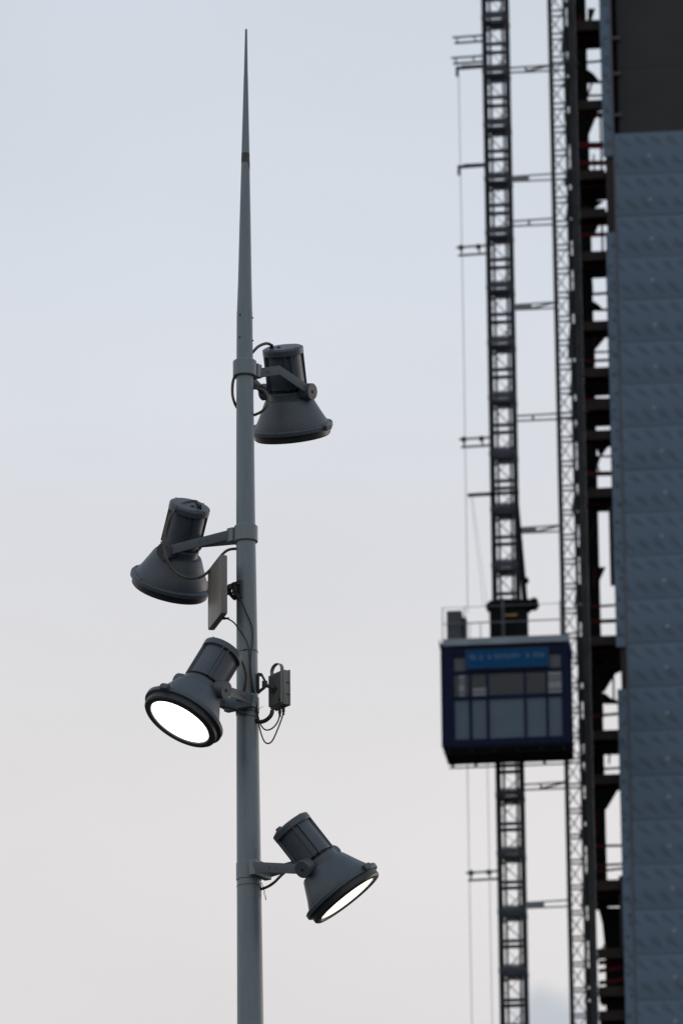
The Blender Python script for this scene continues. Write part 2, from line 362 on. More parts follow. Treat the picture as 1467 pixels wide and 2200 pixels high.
# ------------------------------------------------------------------ floodlights
def flood(label, cpx, cdy, aim, pv, collar_y, collar_r, collar_h, bend, lit, lensm, conduits, boss=True, lugs=(), collar_thick=False, hb=.06):
    a = cdir(*aim); p = cdir(*pv); p = (p - a * p.dot(a)).normalized()
    C = at(cpx[0], cpx[1], YP + cdy)
    pc, pr = pole_at(collar_y)
    f = thing('floodlight', pc - Vector((0, 0, collar_h / 2)), label, 'floodlight', 'floodlights on the pole')
    q = p.cross(a)                              # third local axis
    O = C - a * .30                             # mouth plane
    # reflector bell
    bell = MB().lathe(O, a, [(.239, .07), (.238, .085), (.205, .145), (.176, .205), (.156, .247), (.148, .256), (.128, .262), (.1265, .268), (.1265, .302), (.122, .307), (.10, .308)], 72).build('reflector_bell', M_LAMP, f, 28)
    fl = MB().lathe(O, a, [(.228, .05), (.262, .05), (.267, .054), (.267, .076), (.263, .08), (.24, .0815), (.228, .083)], 72).build('flange', M_LAMP, bell, 28)
    bz = MB().lathe(O, a, [(.201, .022), (.203, .006), (.212, 0), (.238, .003), (.247, .012), (.2475, .049), (.205, .049)], 72, close=False).build('bezel', M_BEZEL, f, 28)
    MB().lathe(O, a, [(.2005, .0475), (.2015, .016), (.19, .0125), (.1, .010), (.03, .009), (.004, .009)], 64).build('lens', lensm if lit else M_OFF, f, 40)
    for k in range(6):                          # rim screws and clips
        an = R(20 + 60 * k); d = p * math.cos(an) + q * math.sin(an)
        MB().lathe(O + d * .254 + a * .078, a, [(.006, 0), (.006, .006), (.003, .009)], 8).build('rim_screw', M_BOLT, fl, 30)
    for an in lugs:
        d = p * math.cos(R(an)) + q * math.sin(R(an)); t = a.cross(d)
        lg = MB().obox(O + d * .270 + a * .066, d, t, a, (.018, .026, .017)); lg.lathe(O + d * .279 + a * .066 - t * .03, t, [(.013, 0), (.013, .06)], 14)
        lg.build('hinge_lug', M_LAMP, fl, 30)
    # ballast housing with paired ribs
    MB().lathe(O, a, [(.104, .304), (.104, .33)], 48).build('neck', M_DARK, f)
    bal = MB().lathe(O, a, [(.10, .326), (.114, .327), (.1165, .331), (.112, .552), (.09, .556)], 64).build('ballast_housing', M_LAMP, f, 28)
    for k in range(4):
        for s_ in (-1, 1):
            an = R(45 + 90 * k + 9 * s_); d = p * math.cos(an) + q * math.sin(an); t = a.cross(d)
            MB().obox(O + d * .119 + a * .438, d, t, a, (.011, .0032, .116)).build('rib', M_LAMP, bal, 0)
    cap = MB().lathe(O, a, [(.10, .545), (.129, .546), (.132, .55), (.132, .583), (.129, .588), (.119, .589), (.117, .594), (.06, .598), (.003, .599)], 64).build('end_cap', M_LAMP, f, 28)
    for k in range(4):
        an = R(10 + 90 * k); d = p * math.cos(an) + q * math.sin(an)
        MB().lathe(O + d * .124 + a * .586, a, [(.006, 0), (.006, .007)], 8).build('cap_screw', M_BOLT, cap, 30)
    # clamp collar on the pole
    ax = Vector((0, 0, 1)); zb = pc - ax * (collar_h / 2); zt = collar_h
    MB().lathe(zb, ax, [(pr - .004, 0), (collar_r - .003, 0), (collar_r, .004), (collar_r, zt - .004), (collar_r - .003, zt), (pr - .004, zt)], 56, close=False).build('clamp_collar', M_POLE, f, 28)
    hd = Vector((C.x - pc.x, C.y - pc.y, 0)); reach = hd.length; hd.normalize(); hs = Vector((-hd.y, hd.x, 0))
    if hs.dot(p) < 0: hs = -hs
    # yoke
    Bc = pc + hd * (collar_r + .012) - (ax * .012 if bend else ax * 0)
    if boss:
        MB().obox(pc + hd * (collar_r + .004), hd, hs, ax, (.024, hb + .004, collar_h * .43)).build('clamp_boss', M_POLE, f, 0, bevel=.004)
    yk = MB(); wd = ax
    end = [C + p * (s_ * .182) for s_ in (-1, 1)]
    pts = []
    e0, e1 = end
    if bend:
        mid = [pc + hd * (collar_r + .15) + hs * (s_ * .115) + ax * .035 for s_ in (-1, 1)]
        pts = [e0, e0.lerp(mid[0], .5), mid[0], Bc - hs * hb, Bc + hs * hb, mid[1], mid[1].lerp(e1, .5), e1]
    else:
        pts = [e0, e0.lerp(Bc - hs * hb, .5), Bc - hs * hb, Bc + hs * hb, e1.lerp(Bc + hs * hb, .5), e1]
    yoke = yk.strap(pts, wd, .062, .009).build('yoke', M_BAR, f, 25, bevel=.0015)
    for s_, e in zip((-1, 1), end):
        kn = MB().lathe(C + p * (s_ * .118), p * s_, [(.052, 0), (.055, .004), (.055, .071), (.052, .0755), (.01, .076)], 40).build('pivot_knob', M_BAR, f, 30)
        MB().lathe(C + p * (s_ * .192), p * s_, [(.010, 0), (.010, .006), (.006, .0075)], 6).build('pivot_bolt', M_CABLE, kn, 20)
    # drill holes near the clamp (dark plugs through the strap)
    for s_ in (-1, 1):
        for k in (.28, .40):
            h = (Bc + hs * (s_ * hb)).lerp(end[0 if s_ < 0 else 1] if not bend else mid[0 if s_ < 0 else 1], k + .05)
            nrm = hs * s_
            MB().lathe(h - nrm * .0075, nrm, [(.0055, 0), (.0055, .015)], 10).build('bolt', M_BOLT, yoke, 30)
    # gland on the cap
    if conduits:
        gl = O + a * .598 + q * .0 
    for ci, path in enumerate(conduits):
        pts = []
        for it in path:
            if it[0] == 'cap':
                d = p * it[1] + q * it[2]; pts.append(O + a * (.597 + it[3]) + d)
            else: pts.append(at(it[0], it[1], YP + it[2]))
        sp = spline(pts, .0042); rr_ = [.0098 if i % 2 else .0078 for i in range(len(sp))]
        MB().tube(sp, rr_, 10).build('conduit', M_COND, f, 60)
        if path[0][0] == 'cap':
            d = p * path[0][1] + q * path[0][2]
            MB().lathe(O + a * .594 + d, a, [(.017, 0), (.017, .012), (.012, .013), (.012, .028)], 12).build('cable_gland', M_CABLE, cap, 30)
            d2 = d * .62 + p * .028 + q * .01
            MB().lathe(O + a * .594 + d2, a, [(.014, 0), (.014, .008), (.006, .013)], 10).build('vent_plug', M_CABLE, cap, 30)
    return f, O, a, p, q

flood('topmost unlit grey floodlight on the right of the pole, turned away', (618, 842), .42, (-.109, .977, .18), (.84, -.02, .54), 793, .0755, .104, True, False, None,
      [[('cap', -.05, .05, 0.0), ('cap', -.053, .05, .02), (572, 738, .2), (556, 744, .12), (543, 757, .07), (520, 785, .09), (503, 812, .05), (499.3, 840, 0), (503, 862, 0), (513, 880, .07), (530, 893, .08), (548, 891, .02), (566, 881, -.02), (576.5, 864, -.03), (573, 845, -.02), (560, 836, 0), (545, 834, .02), (527, 834, .06)]],
      lugs=(0, 180))
flood('unlit grey floodlight on the left of the pole, above the flat panel', (386.5, 1176), .32, (.236, .927, .29), (-.5, -.1, .86), 1148, .0755, .104, False, False, None,
      [[('cap', 0, -.07, 0.0), ('cap', 0, -.065, .02), (420, 1077, .22), (402, 1079, .16), (383, 1088, .1), (368, 1106, .05), (358, 1130, .02), (353.5, 1158, .0), (354, 1183, 0), (359, 1203, 0), (370, 1222, 0.02), (388, 1236, .02), (408, 1242, .02), (430, 1240, .05), (448, 1228, .08), (465, 1207, .08), (479, 1190, .07), (492, 1181, .06), (510, 1179, .05), (528, 1181, .05)]],
      lugs=(180,))
f3, O3, a3, p3, q3 = flood('lit floodlight on the left of the pole, glowing lens facing the viewer', (434, 1474), -.39, (.458, .748, -.475), (.79, -.12, .57), 1516, .0745, .10, False, True, M_LIT,
      [[('cap', .065, -.02, 0.0), ('cap', .07, -.03, .03), (516, 1412, -.22), (524, 1430, -.2), (528.5, 1450, -.18), (527, 1470, -.16), (522, 1490, -.13), (510, 1505, -.1)],
       [(455, 1517, -.25), (473, 1516.5, -.22), (488, 1519, -.18), (505, 1524, -.13), (522, 1534, -.07)]],
      lugs=(92,), hb=.105)
f4, O4, a4, p4, q4 = flood('lowest floodlight, lit, on the right of the pole and tilted right', (684, 1851), -.27, (-.609, .766, -.19), (-.52, -.2, .83), 1873, .0795, .112, False, True, M_LITW,
      [[(640, 1858, -.05), (620, 1868, -.06), (604, 1881, -.06), (590, 1895, -.05), (577, 1904, -.02), (562, 1910, 0), (545, 1914, .03)]],
      lugs=(95, 275), hb=.088)
# cap fittings seen at the back of the lowest lamp
kn = MB().lathe(O4 + a4 * .590 + p4 * .055 + q4 * .045, a4, [(.03, 0), (.03, .012), (.02, .016), (.02, .026)], 14).build('cable_gland', M_BAR, f4, 30)

# ------------------------------------------------------------------ flat panel antenna
Z = Vector((0, 0, 1))
ac = at(460.3, 1273, YP - .03)
ud = Vector((.094, -.375, 0)).normalized(); nd = Vector((-.375, -.094, 0)).normalized()
ant = thing('panel_antenna', ac - nd * .01 - Z * .195, 'flat grey panel antenna standing off the left side of the pole', 'antenna')
MB().obox(ac - nd * .022, ud, nd, Z, (.19, .022, .193)).build('panel', M_ANT, ant, 40, bevel=.011)
bk = ac - nd * .045
pa, ra = pole_at(1272)
mount = pa + Vector((-.75, -.66, 0)) * (ra + .004)
bm_ = MB(); bm_.tube([bk + Z * .03, bk.lerp(mount, .35) + Z * .03, bk.lerp(mount, .6) + Z * .02], .0105, 10); bm_.lathe(bk.lerp(mount, .5) + Z * .028 - Vector((.0, .022, 0)), Vector((0, 1, 0)), [(.016, 0), (.016, .044)], 12)
arm = bm_.build('mount_arm', M_BRK, ant)
jb = MB()
mr_ = Vector((.66, -.75, 0))
for s_ in (-1, 1):                                  # slotted clamp jaws against the pole
    b0 = bk.lerp(mount, .62) + mr_ * (s_ * .026)
    jb.strap([b0 + Z * .038, mount + mr_ * (s_ * .022) + Z * .047 + Vector((-.012, -.008, 0)), mount + mr_ * (s_ * .03) + Z * .05], Z, .02, .006)
    jb.strap([b0 - Z * .005, mount + mr_ * (s_ * .022) - Z * .052 + Vector((-.012, -.008, 0)), mount + mr_ * (s_ * .03) - Z * .05], Z, .022, .006)
    jb.obox(b0 + Z * .012, (mount - bk).normalized(), mr_, Z, (.012, .006, .03))
jb.build('clamp_jaw', M_BRK, ant, 30)
MB().obox(mount + Vector((-.004, -.004, 0)), mr_, Vector((.75, .66, 0)), Z, (.036, .007, .058)).build('clamp_plate', M_BRK, ant, 30, bevel=.004)
sb_ = MB()
for s_ in (-1, 1): sb_.tube([mount + mr_ * (s_ * .03) + Z * (.03 * s_) - Vector((.03, .02, 0)), mount + mr_ * (s_ * .03) + Z * (.03 * s_)], .005, 8)
sb_.build('stud', M_BRK, ant)
def connector(p, d, par, r=.008):
    MB().lathe(p, Vector(d), [(r, -.012), (r, .012), (r * .72, .014), (r * .72, .034)], 10).build('connector', M_CABLE, par)

# ------------------------------------------------------------------ finned radio unit on the right
fd = Vector((.567, -.824, 0)); fnrm = Vector((-.824, -.567, 0))
rc_ = at(591, 1480.5, YP - .05)
bc = rc_ - fnrm * .033
rad = thing('radio_unit', bc - Z * .115, 'small grey finned radio box with a carry loop, right of the pole', 'radio unit')
hw, hh = .077, .113
body = MB().obox(bc - fnrm * .006, fd, fnrm, Z, (hw, .027, hh)).build('housing', M_RADIO, rad, 40, bevel=.007)
for k in range(9):
    o_ = -hw + .012 + k * .0165
    MB().obox(rc_ + fd * o_ - fnrm * .004, fd, fnrm, Z, (.0022, .0085, hh - .012)).build('fin', M_RADIO, body, 0)
MB().obox(rc_ - fnrm * .058, fd, fnrm, Z, (hw + .003, .005, hh + .003)).build('lid', M_RADIO, rad, 40, bevel=.003)
hp_ = [rc_ - fnrm * .02 + fd * x + Z * (hh + z) for x, z in ((-.062, -.004), (-.064, .022), (-.045, .046), (-.01, .056), (.025, .048), (.047, .025), (.05, -.004))]
MB().strap(spline(hp_, .01), fnrm, .024, .005).build('carry_loop', M_RADIO, rad, 40)
boss = MB().lathe(rc_ + fnrm * .0 , fnrm, [(.022, -.01), (.022, .012), (.015, .014)], 16).build('swivel_boss', M_BRK, rad, 30)
pr_, rr = pole_at(1470); mnt = pr_ + Vector((.97, -.25, 0)) * (rr + .004)
el = mnt + Vector((.045, -.02, -.012))
MB().tube([rc_ + fnrm * .01, rc_.lerp(el, .6) + fnrm * .012, el], .0115, 10).build('mount_arm', M_BRK, rad)
jb = MB()
for s_ in (-1, 1):
    o_ = Vector((.1, .03 * s_, 0)) * .6
    jb.strap([mnt + Vector((.0, .018 * s_, .058)), mnt + Vector((.022, .018 * s_, .055)), el + Vector((.004, .015 * s_, .008)), el + Vector((-.004, .015 * s_, -.02)), mnt + Vector((.004, .018 * s_, -.055))], Vector((0, 1, 0)), .011, .010)
jb.obox(el + Vector((-.004, 0, .0)), Vector((1, 0, 0)), Vector((0, 1, 0)), Z, (.017, .02, .017))
jb.build('clamp_jaw', M_BRK, rad, 30)
MB().obox(mnt + Vector((.002, 0, 0)), Vector((1, 0, 0)), Vector((0, 1, 0)), Z, (.006, .03, .062)).build('clamp_plate', M_BRK, rad, 30, bevel=.003)
for z_ in (.03, -.045):
    MB().obox(bc + fd * hw - fnrm * .012 + Z * z_, fnrm, Z, fd, (.012, .004, .003)).build('latch', M_BRK, rad, 0)
MB().lathe(rc_ + fd * .055 - Z * .08, fnrm, [(.010, -.004), (.010, .008), (.005, .01)], 10).build('plug', M_CABLE, rad, 30)

# ------------------------------------------------------------------ loose cables and ties on the pole
def cable(name, pts, r, label, cat, m=M_CABLE, group=None):
    sp = spline([at(*p) if not isinstance(p, Vector) else p for p in [(q if isinstance(q, Vector) else (q[0], q[1], YP + q[2])) for q in pts]], .01)
    o = MB().tube(sp, r, 8).build(name, m, None, 60)
    return tag(o, label, cat, group)
cable('coaxial_cable', [(478, 1327, -.1), (490, 1330, -.08), (502, 1337, -.065), (512, 1350, -.078), (522, 1364, -.082), (530, 1378, -.083), (534.5, 1395, -.084), (536.5, 1415, -.085), (537, 1440, -.086), (540, 1470, -.088), (543, 1490, -.075), (549, 1512, -.06), (553, 1538, -.05), (557, 1560, -.04), (563, 1582, -.04), (569, 1594, -.04), (577, 1597.5, -.045), (586, 1590, -.05), (596, 1568, -.05), (605, 1545, -.04), (608.5, 1531, -.04), (609, 1524, -.045)],
      .0048, 'black cable from the bottom of the flat panel, hanging in the lower loop', 'cable')
cable('coaxial_cable', [(486, 1271, -.03), (493, 1271.5, -.07), (503, 1276, -.085), (514, 1285, -.088), (522, 1299, -.086), (529, 1316, -.083), (537, 1333, -.078), (542, 1349, -.072), (543.3, 1366, -.07), (542.5, 1385, -.073), (540, 1402, -.08), (538.5, 1420, -.084), (539.5, 1445, -.085), (543, 1470, -.082), (546, 1490, -.072), (551, 1512, -.055), (555, 1540, -.045), (560, 1556, -.04), (567, 1566, -.04), (575, 1568.5, -.04), (586, 1564, -.045), (596, 1552, -.05), (600.5, 1538, -.05), (601, 1528, -.05)],
      .0048, 'black cable from behind the flat panel, hanging in the upper loop', 'cable')
for (x, y), y2 in (((601.2, 1529), 1538), ((609, 1525), 1533)):
    connector(at(x, y, YP - .048), (0, 0, -1), rad, .0105)
connector(at(481, 1328.5, YP - .10), (1, 0, 0), ant, .0085); connector(at(486, 1271, YP - .03), (1, -.3, 0), ant, .0085)
sp = spline([at(585, 1526, YP - .06), at(584, 1533, YP - .06), at(579, 1541, YP - .06), at(570, 1548, YP - .055), at(560, 1551, YP - .05), at(552, 1549.5, YP - .045), at(545, 1545, YP - .03)], .0045)
o = MB().tube(sp, [.0142 if i % 2 else .0122 for i in range(len(sp))], 12).build('corrugated_hose', M_CABLE, None, 60)
tag(o, 'thick black corrugated hose curving from the finned box into the pole', 'hose')
def tie(py, tilt, label, extra=.004, tail=False):
    c, r = pole_at(py); pts = []
    for k in range(41):
        a = 2 * math.pi * k / 40
        pts.append(c + Vector((math.cos(a) * (r + extra), math.sin(a) * (r + extra), math.cos(a + .6) * tilt)))
    m_ = MB().tube(pts, .0016, 6, caps=False)
    if tail:
        e = c + Vector((r * .7, -r * .8, 0)); m_.tube([e, e + Vector((.03, -.01, .012)), e + Vector((.045, -.012, .026)), e + Vector((.055, -.012, .022))], .0012, 6)
    m_.obox(c + Vector((-.012, -r - .006, tilt * .3)), Vector((1, 0, 0)), Vector((0, 1, 0)), Z, (.006, .003, .004))
    tag(m_.build('cable_tie', M_CABLE, None, 60), label, 'cable tie', 'thin ties around the pole')
tie(1403, .006, 'thin black tie around the pole just above the finned box')
tie(1533, .004, 'thin black tie with a loose tail below the left lit lamp', .003, True)
tie(1540, -.012, 'slanting black tie lowest on the pole, below the left lit lamp', .0045)
m_ = MB(); random.seed(3)
for k in range(3):
    b0 = at(561 + k, 1897, YP - .03); pts = [b0]
    for j in range(5): pts.append(pts[-1] + Vector((random.uniform(-.006, .01), random.uniform(-.006, .006), -.022)))
    m_.tube(spline(pts, .006), .0014, 5)
c_, r_ = pole_at(1905)
m_.tube([c_ + Vector((math.cos(a_) * (r_ + .002), math.sin(a_) * (r_ + .002), 0)) for a_ in [2 * math.pi * k / 32 for k in range(33)]], .0016, 6, caps=False)
tag(m_.build('wire_tie', M_CABLE, None, 60), 'frayed twisted wire tied to the pole under the lowest lamp', 'wire')

# ================================================================== background: hoist and building
PSI = R(6)
HO = at(1084, 1100, 135.0); HO.z = 0
U = Vector((math.cos(PSI), -math.sin(PSI), 0)); V = Vector((math.sin(PSI), math.cos(PSI), 0))
def hp(x, y, v):
    d = ray(x, y); t = ((HO - CAM).dot(V) + v) / d.dot(V); P = CAM + d * t
    return (P - HO).dot(U), P.z
def H3(x, y, v):
    u, z = hp(x, y, v); return Vector((u, v, z))
def hthing(name, u, v, label, cat, group=None):
    return thing(name, HO + U * u + V * v, label, cat, group, -PSI)
def hb(mb, name, m, par, uo=0, vo=0, smooth=0, bevel=0):   # mesh in hoist-local coords under an empty at (uo, vo)
    o = link(name, mb.mesh(name, m, (uo, vo, 0), smooth, bevel), par); return o

# ---- hoist mast
SEC = 1.472; ZB = 32.16 - SEC                    # section joints
hs_ = .29
mast = hthing('hoist_mast', 0, 0, 'dark steel hoist mast of stacked square sections, rising behind the cage', 'hoist mast')
def sec_meshes():
    leg = MB()
    for i, j in ((-1, -1), (1, -1), (1, 1), (-1, 1)): leg.tube([(i * hs_, j * hs_, 0), (i * hs_, j * hs_, SEC)], .049, 10)
    me_leg = leg.mesh('mast_section', M_MAST, smooth=35)
    def ring(h, w, inset, r_=None, dz=0):
        r_ = r_ or MB(); e = hs_ + inset; n0 = len(r_.v)
        for s_ in (-1, 1):
            r_.box((-e, s_ * hs_ - w / 2, -h / 2), (e, s_ * hs_ + w / 2, h / 2)); r_.box((s_ * hs_ - w / 2, -hs_ + w / 2, -h / 2 + .002), (s_ * hs_ + w / 2, hs_ - w / 2, h / 2 - .002))
        for q_ in r_.v[n0:]: q_.z += dz
        return r_
    me_ring = ring(.085, .06, .0).mesh('ring_frame', M_RING, smooth=0)
    j_ = ring(.14, .03, .03, None, .05); ring(.045, .04, .02, j_, -.085); ring(.03, .03, .0, j_, .15)
    for i in (-1, 1):
        for jj in (-1, 1): j_.lathe((i * hs_, jj * hs_, -.05), Vector((0, 0, 1)), [(.062, 0), (.062, .1)], 10)
    j_.box((-.2, hs_ - .24, -.06), (.2, hs_ - .02, -.045))
    me_joint = j_.mesh('joint_frame', M_RING, smooth=0)
    rk = MB().box((-.03, -.05, 0), (.03, 0, SEC)); 
    me_rack = rk.mesh('guide_rail', M_RING, smooth=0)
    dz = MB(); h = SEC / 2
    dz.tube([(-hs_, hs_, .06), (hs_, hs_, h - .06)], .014, 6); dz.tube([(hs_, hs_, h + .06), (-hs_, hs_, SEC - .06)], .014, 6)
    dz.tube([(hs_, -hs_, .06), (-hs_, -hs_, h - .06)], .008, 6); dz.tube([(-hs_, -hs_, h + .06), (hs_, -hs_, SEC - .06)], .008, 6)
    for s_ in (-1, 1):
        dz.tube([(s_ * hs_, -hs_, .06), (s_ * hs_, hs_, h - .06)], .016, 6); dz.tube([(s_ * hs_, hs_, h + .06), (s_ * hs_, -hs_, SEC - .06)], .016, 6)
    me_dz = dz.mesh('brace', M_MAST, smooth=35)
    return me_leg, me_ring, me_joint, me_rack, me_dz
ML, MR, MJ, MRK, MD = sec_meshes()
nsec = 52; z0 = ZB - 20 * SEC
for k in range(-1, nsec):
    zz = z0 + k * SEC
    if zz < -.6: continue
    s_ = link('mast_section', ML, mast, (0, 0, zz))
    if zz < 28 or zz > 62: continue
    link('ring_frame', MR, s_, (0, 0, SEC / 2)); link('joint_frame', MJ, s_, (0, 0, 0))
    for x in (-.155, .165): link('guide_rail', MRK, s_, (x, .1, 0))
    link('brace', MD, s_)
# ties from the mast to the lattice tower
LU = hp(1204, 1100, 0)[0]; LW = .37              # lattice left leg, width
UL = hp(1210, 1100, 0)[0]
for i, py in enumerate((148, 382, 478, 658, 897, 1138, 1690, 1944)):
    _, z = hp(1140, py, -.25); t_ = MB(); ext = .75 if i in (0, 4) else .02
    t_.bar((hs_ - .02, -.25, z + .055), (LU + ext, -.2, z + .10), .035, .035); t_.bar((hs_ - .02, -.25, z - .075), (LU + ext * .6, -.2, z - .06), .035, .035)
    t_.bar((hs_ + .48, -.25, z - .06), (hs_ + .48, -.24, z + .07), .05, .05)
    if i % 2: t_.box((hs_ - .0, -.262, z - .06), (hs_ + .46, -.25, z + .05))
    if i in (0, 3, 5, 6): t_.bar((hs_ + .5, -.24, z - .05), (LU, -.2, z + .09), .03, .05)
    hb(t_, 'wall_tie', M_TIE if i % 2 else M_LATT, mast)
# cable guide arms on the left
arms = [(90, 973, 'd'), (134, 970, 'd'), (147, 981, 'h'), (359, 985, 'h'), (545, 981, 'D'), (957, 987, 'D'), (1888, 1002, 'D')]
for py, px, k in arms:
    u0, z = hp(px, py, -.1); t_ = MB(); ue = -hs_ + .01
    if k == 'h':
        t_.bar((u0, -.1, z), (ue, -.1, z + .02), .06, .075); t_.bar((u0, -.1, z + .04), (u0, -.1, z - .22), .06, .07); t_.bar((u0 + .12, -.1, z + .06), (ue, -.1, z + .06), .03, .03)
    else:
        g_ = .11 if k == 'D' else .055
        t_.bar((u0, -.25, z + g_), (ue, -.25, z + g_ + .02), .045, .04); t_.bar((u0 + .03, -.05, z - g_ * .3), (ue, -.05, z - g_ * .3 + .02), .045, .045)
        for x in (.1, .56): t_.bar((u0 + x, -.25, z + g_ + .005), (u0 + x + .02, -.05, z - g_ * .3 + .005), .03, .03)
        if k == 'D':
            for x in (.12, .56): t_.lathe((u0 + x, -.26, z + g_), Vector((0, 1, 0)), [(.07, 0), (.07, .06)], 10)
    hb(t_, 'cable_arm', M_MAST, mast)
t_ = MB(); u0, z = hp(1004, 1063, -.4); t_.bar((u0, -.4, z), (.2, -.4, z + .02), .07, .07); DZ = z

# ---- vertical cables
def hcable(x0, y0, y1, v, r, label, name='hanging_cable', ground=False):
    u, za = hp(x0, y0, v); _, zb = hp(x0, y1, v)
    if ground: zb = .0
    e = hthing(name, u, v, label, 'cable')
    hb(MB().tube([(u, v, za), (u + .01, v, (za + zb) / 2), (u, v, zb)], r, 8), 'strand', M_ROPE, e, u, v, 35)
hcable(984.5, 140, 1318, -.12, .009, 'thin pale cable hanging left of the mast down to the cage roof box')
hcable(1046.5, 1640, 1640, -.9, .008, 'thin cable nearer the mast, hanging below the hoist cage', ground=True)
hcable(1003.5, 1640, 1640, -.9, .009, 'thin outer cable, hanging below the left end of the hoist cage', ground=True)

# ---- lattice tower
lat = hthing('lattice_tower', LU + LW / 2, 0, 'slender lattice tower with crossed braces, right of the hoist mast', 'lattice tower')
PZ = .641
def lat_meshes():
    w = LW / 2; leg = MB()
    for i, j in ((-1, -1), (1, -1), (1, 1), (-1, 1)):
        leg.tube([(i * w, j * w, 0), (i * w, j * w, PZ)], .046 if i < 0 else .032, 8)
    a = leg.mesh('lattice_section', M_LATT, smooth=35)
    r_ = MB()
    for s_ in (-1, 1):
        r_.bar((-w, s_ * w, 0), (w, s_ * w, 0), .03, .042); r_.bar((s_ * w, -w, 0), (s_ * w, w, 0), .026, .026)
    b = r_.mesh('rung_frame', M_LATT, smooth=0)
    c = MB().tube([(-w, -w, .03), (w, -w, PZ - .03)], .015, 6).mesh('brace', M_LATT, smooth=35), MB().tube([(w, w, .03), (-w, w, PZ - .03)], .015, 6).mesh('brace', M_LATT, smooth=35)
    return a, b, c
A_, B_, C_ = lat_meshes()
zl = 32.84 - PZ / 2 - 51 * PZ
for k in range(0, 102):
    zz = zl + k * PZ
    if zz < -.2: continue
    s_ = link('lattice_section', A_, lat, (0, 0, zz))
    if zz < 29 or zz > 62: continue
    link('rung_frame', B_, s_); link('brace', C_[0], s_); link('brace', C_[1], s_)

# ---- hoist cage
CV0, CV1 = -1.95, -.45
cg = hthing('hoist_cage', (hp(947, 1500, CV0)[0] + hp(1208, 1500, CV0)[0]) / 2, (CV0 + CV1) / 2, 'navy blue construction hoist cage with a blue sign, halfway up the mast', 'hoist cage')
cu, cvv = (hp(947, 1500, CV0)[0] + hp(1208, 1500, CV0)[0]) / 2, (CV0 + CV1) / 2
def cb(mb, name, m, par=None, smooth=0, bevel=0):
    return link(name, mb.mesh(name, m, (cu, cvv, 0) if par is None else (cu, cvv, 0), smooth, bevel), par or cg)
def cz(py): return hp(1080, py, CV0)[1]
def cx(px, py=1500): return hp(px, py, CV0)[0]
uL, uR = cx(947), cx(1221)
zT, zF, zBt = cz(1386), cz(1586), cz(1600)
zTop = cz(1369)
fl_ = MB().box((uL + .03, CV0 + .05, zBt - .06), (uR - .03, CV1 - .05, zBt + .06))
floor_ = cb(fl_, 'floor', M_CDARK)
jo = MB()
for k in range(6):
    x = uL + .15 + k * (uR - uL - .3) / 5; jo.box((x - .03, CV0 + .06, zBt - .14), (x + .03, CV1 - .06, zBt - .062))
for v_ in (CV0 + .1, CV1 - .1): jo.box((uL + .05, v_ - .04, zBt - .16), (uR - .05, v_ + .04, zBt - .142))
cb(jo, 'floor_joist', M_CDARK, None)
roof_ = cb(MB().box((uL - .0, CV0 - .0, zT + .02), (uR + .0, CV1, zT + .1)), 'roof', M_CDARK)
er = MB(); er.box((uL + .06, CV0 - .03, zT + .03), (uR - .0, CV0 + .0 - .003, zTop)); er.box((uR + .003, CV0, zT + .03), (uR + .03, CV1, zTop)); er.box((uL - .025, CV0, zT + .03), (uL - .003, CV1, zTop))
cb(er, 'roof_upstand', M_ROOFE)
# corner posts and horizontal frame members
for (x0, x1) in ((uL, cx(975)), (cx(1206), uR)):
    cb(MB().box((x0, CV0, zBt), (x1, CV0 + .1, zT + .018)), 'corner_post', M_NAVY)
    cb(MB().box((x0 + .02, CV1 - .1, zBt), (x1 - .0, CV1, zT + .018)), 'corner_post', M_NAVY)
def hbar(ya, yb, v0=CV0 + .012, v1=CV0 + .09): return MB().box((cx(975) + .003, v0, cz(yb)), (cx(1206) - .003, v1, cz(ya)))
cb(hbar(1387, 1409), 'head_rail', M_NAVY); cb(hbar(1438, 1445.5), 'transom', M_NAVY); cb(hbar(1492, 1500.5), 'transom', M_NAVY); cb(hbar(1585, 1600), 'kick_rail', M_NAVY)
cols = [(976, 1007), (1013, 1044), (1050, 1125), (1130, 1172), (1177, 1206)]
for (a_, b_), (c2, d_) in zip(cols, cols[1:]):
    cb(MB().box((cx(b_), CV0 + .006, cz(1585) + .003), (cx(c2), CV0 + .1, cz(1409) - .003)), 'mullion', M_NAVY)
for i, (a_, b_) in enumerate(cols):
    lo = MB().box((cx(a_), CV0 + .04, cz(1585)), (cx(b_), CV0 + .055, cz(1500.5)))
    lo.box((cx(a_), CV0 + .036, cz(1506) - .01), (cx(b_), CV0 + .0395, cz(1506)))
    cb(lo, 'lower_sheet', M_CPAN)
    cb(MB().box((cx(a_), CV0 + .04, cz(1492)), (cx(b_), CV0 + .048, cz(1445.5))), 'window_pane', M_WIN)
    cb(MB().box((cx(a_), CV0 + .04, cz(1438)), (cx(b_), CV0 + .05, cz(1409))), 'top_sheet', mat('cage_top_sheet', (.06, .068, .078), .5) if i == 0 else bpy.data.materials['cage_top_sheet'])
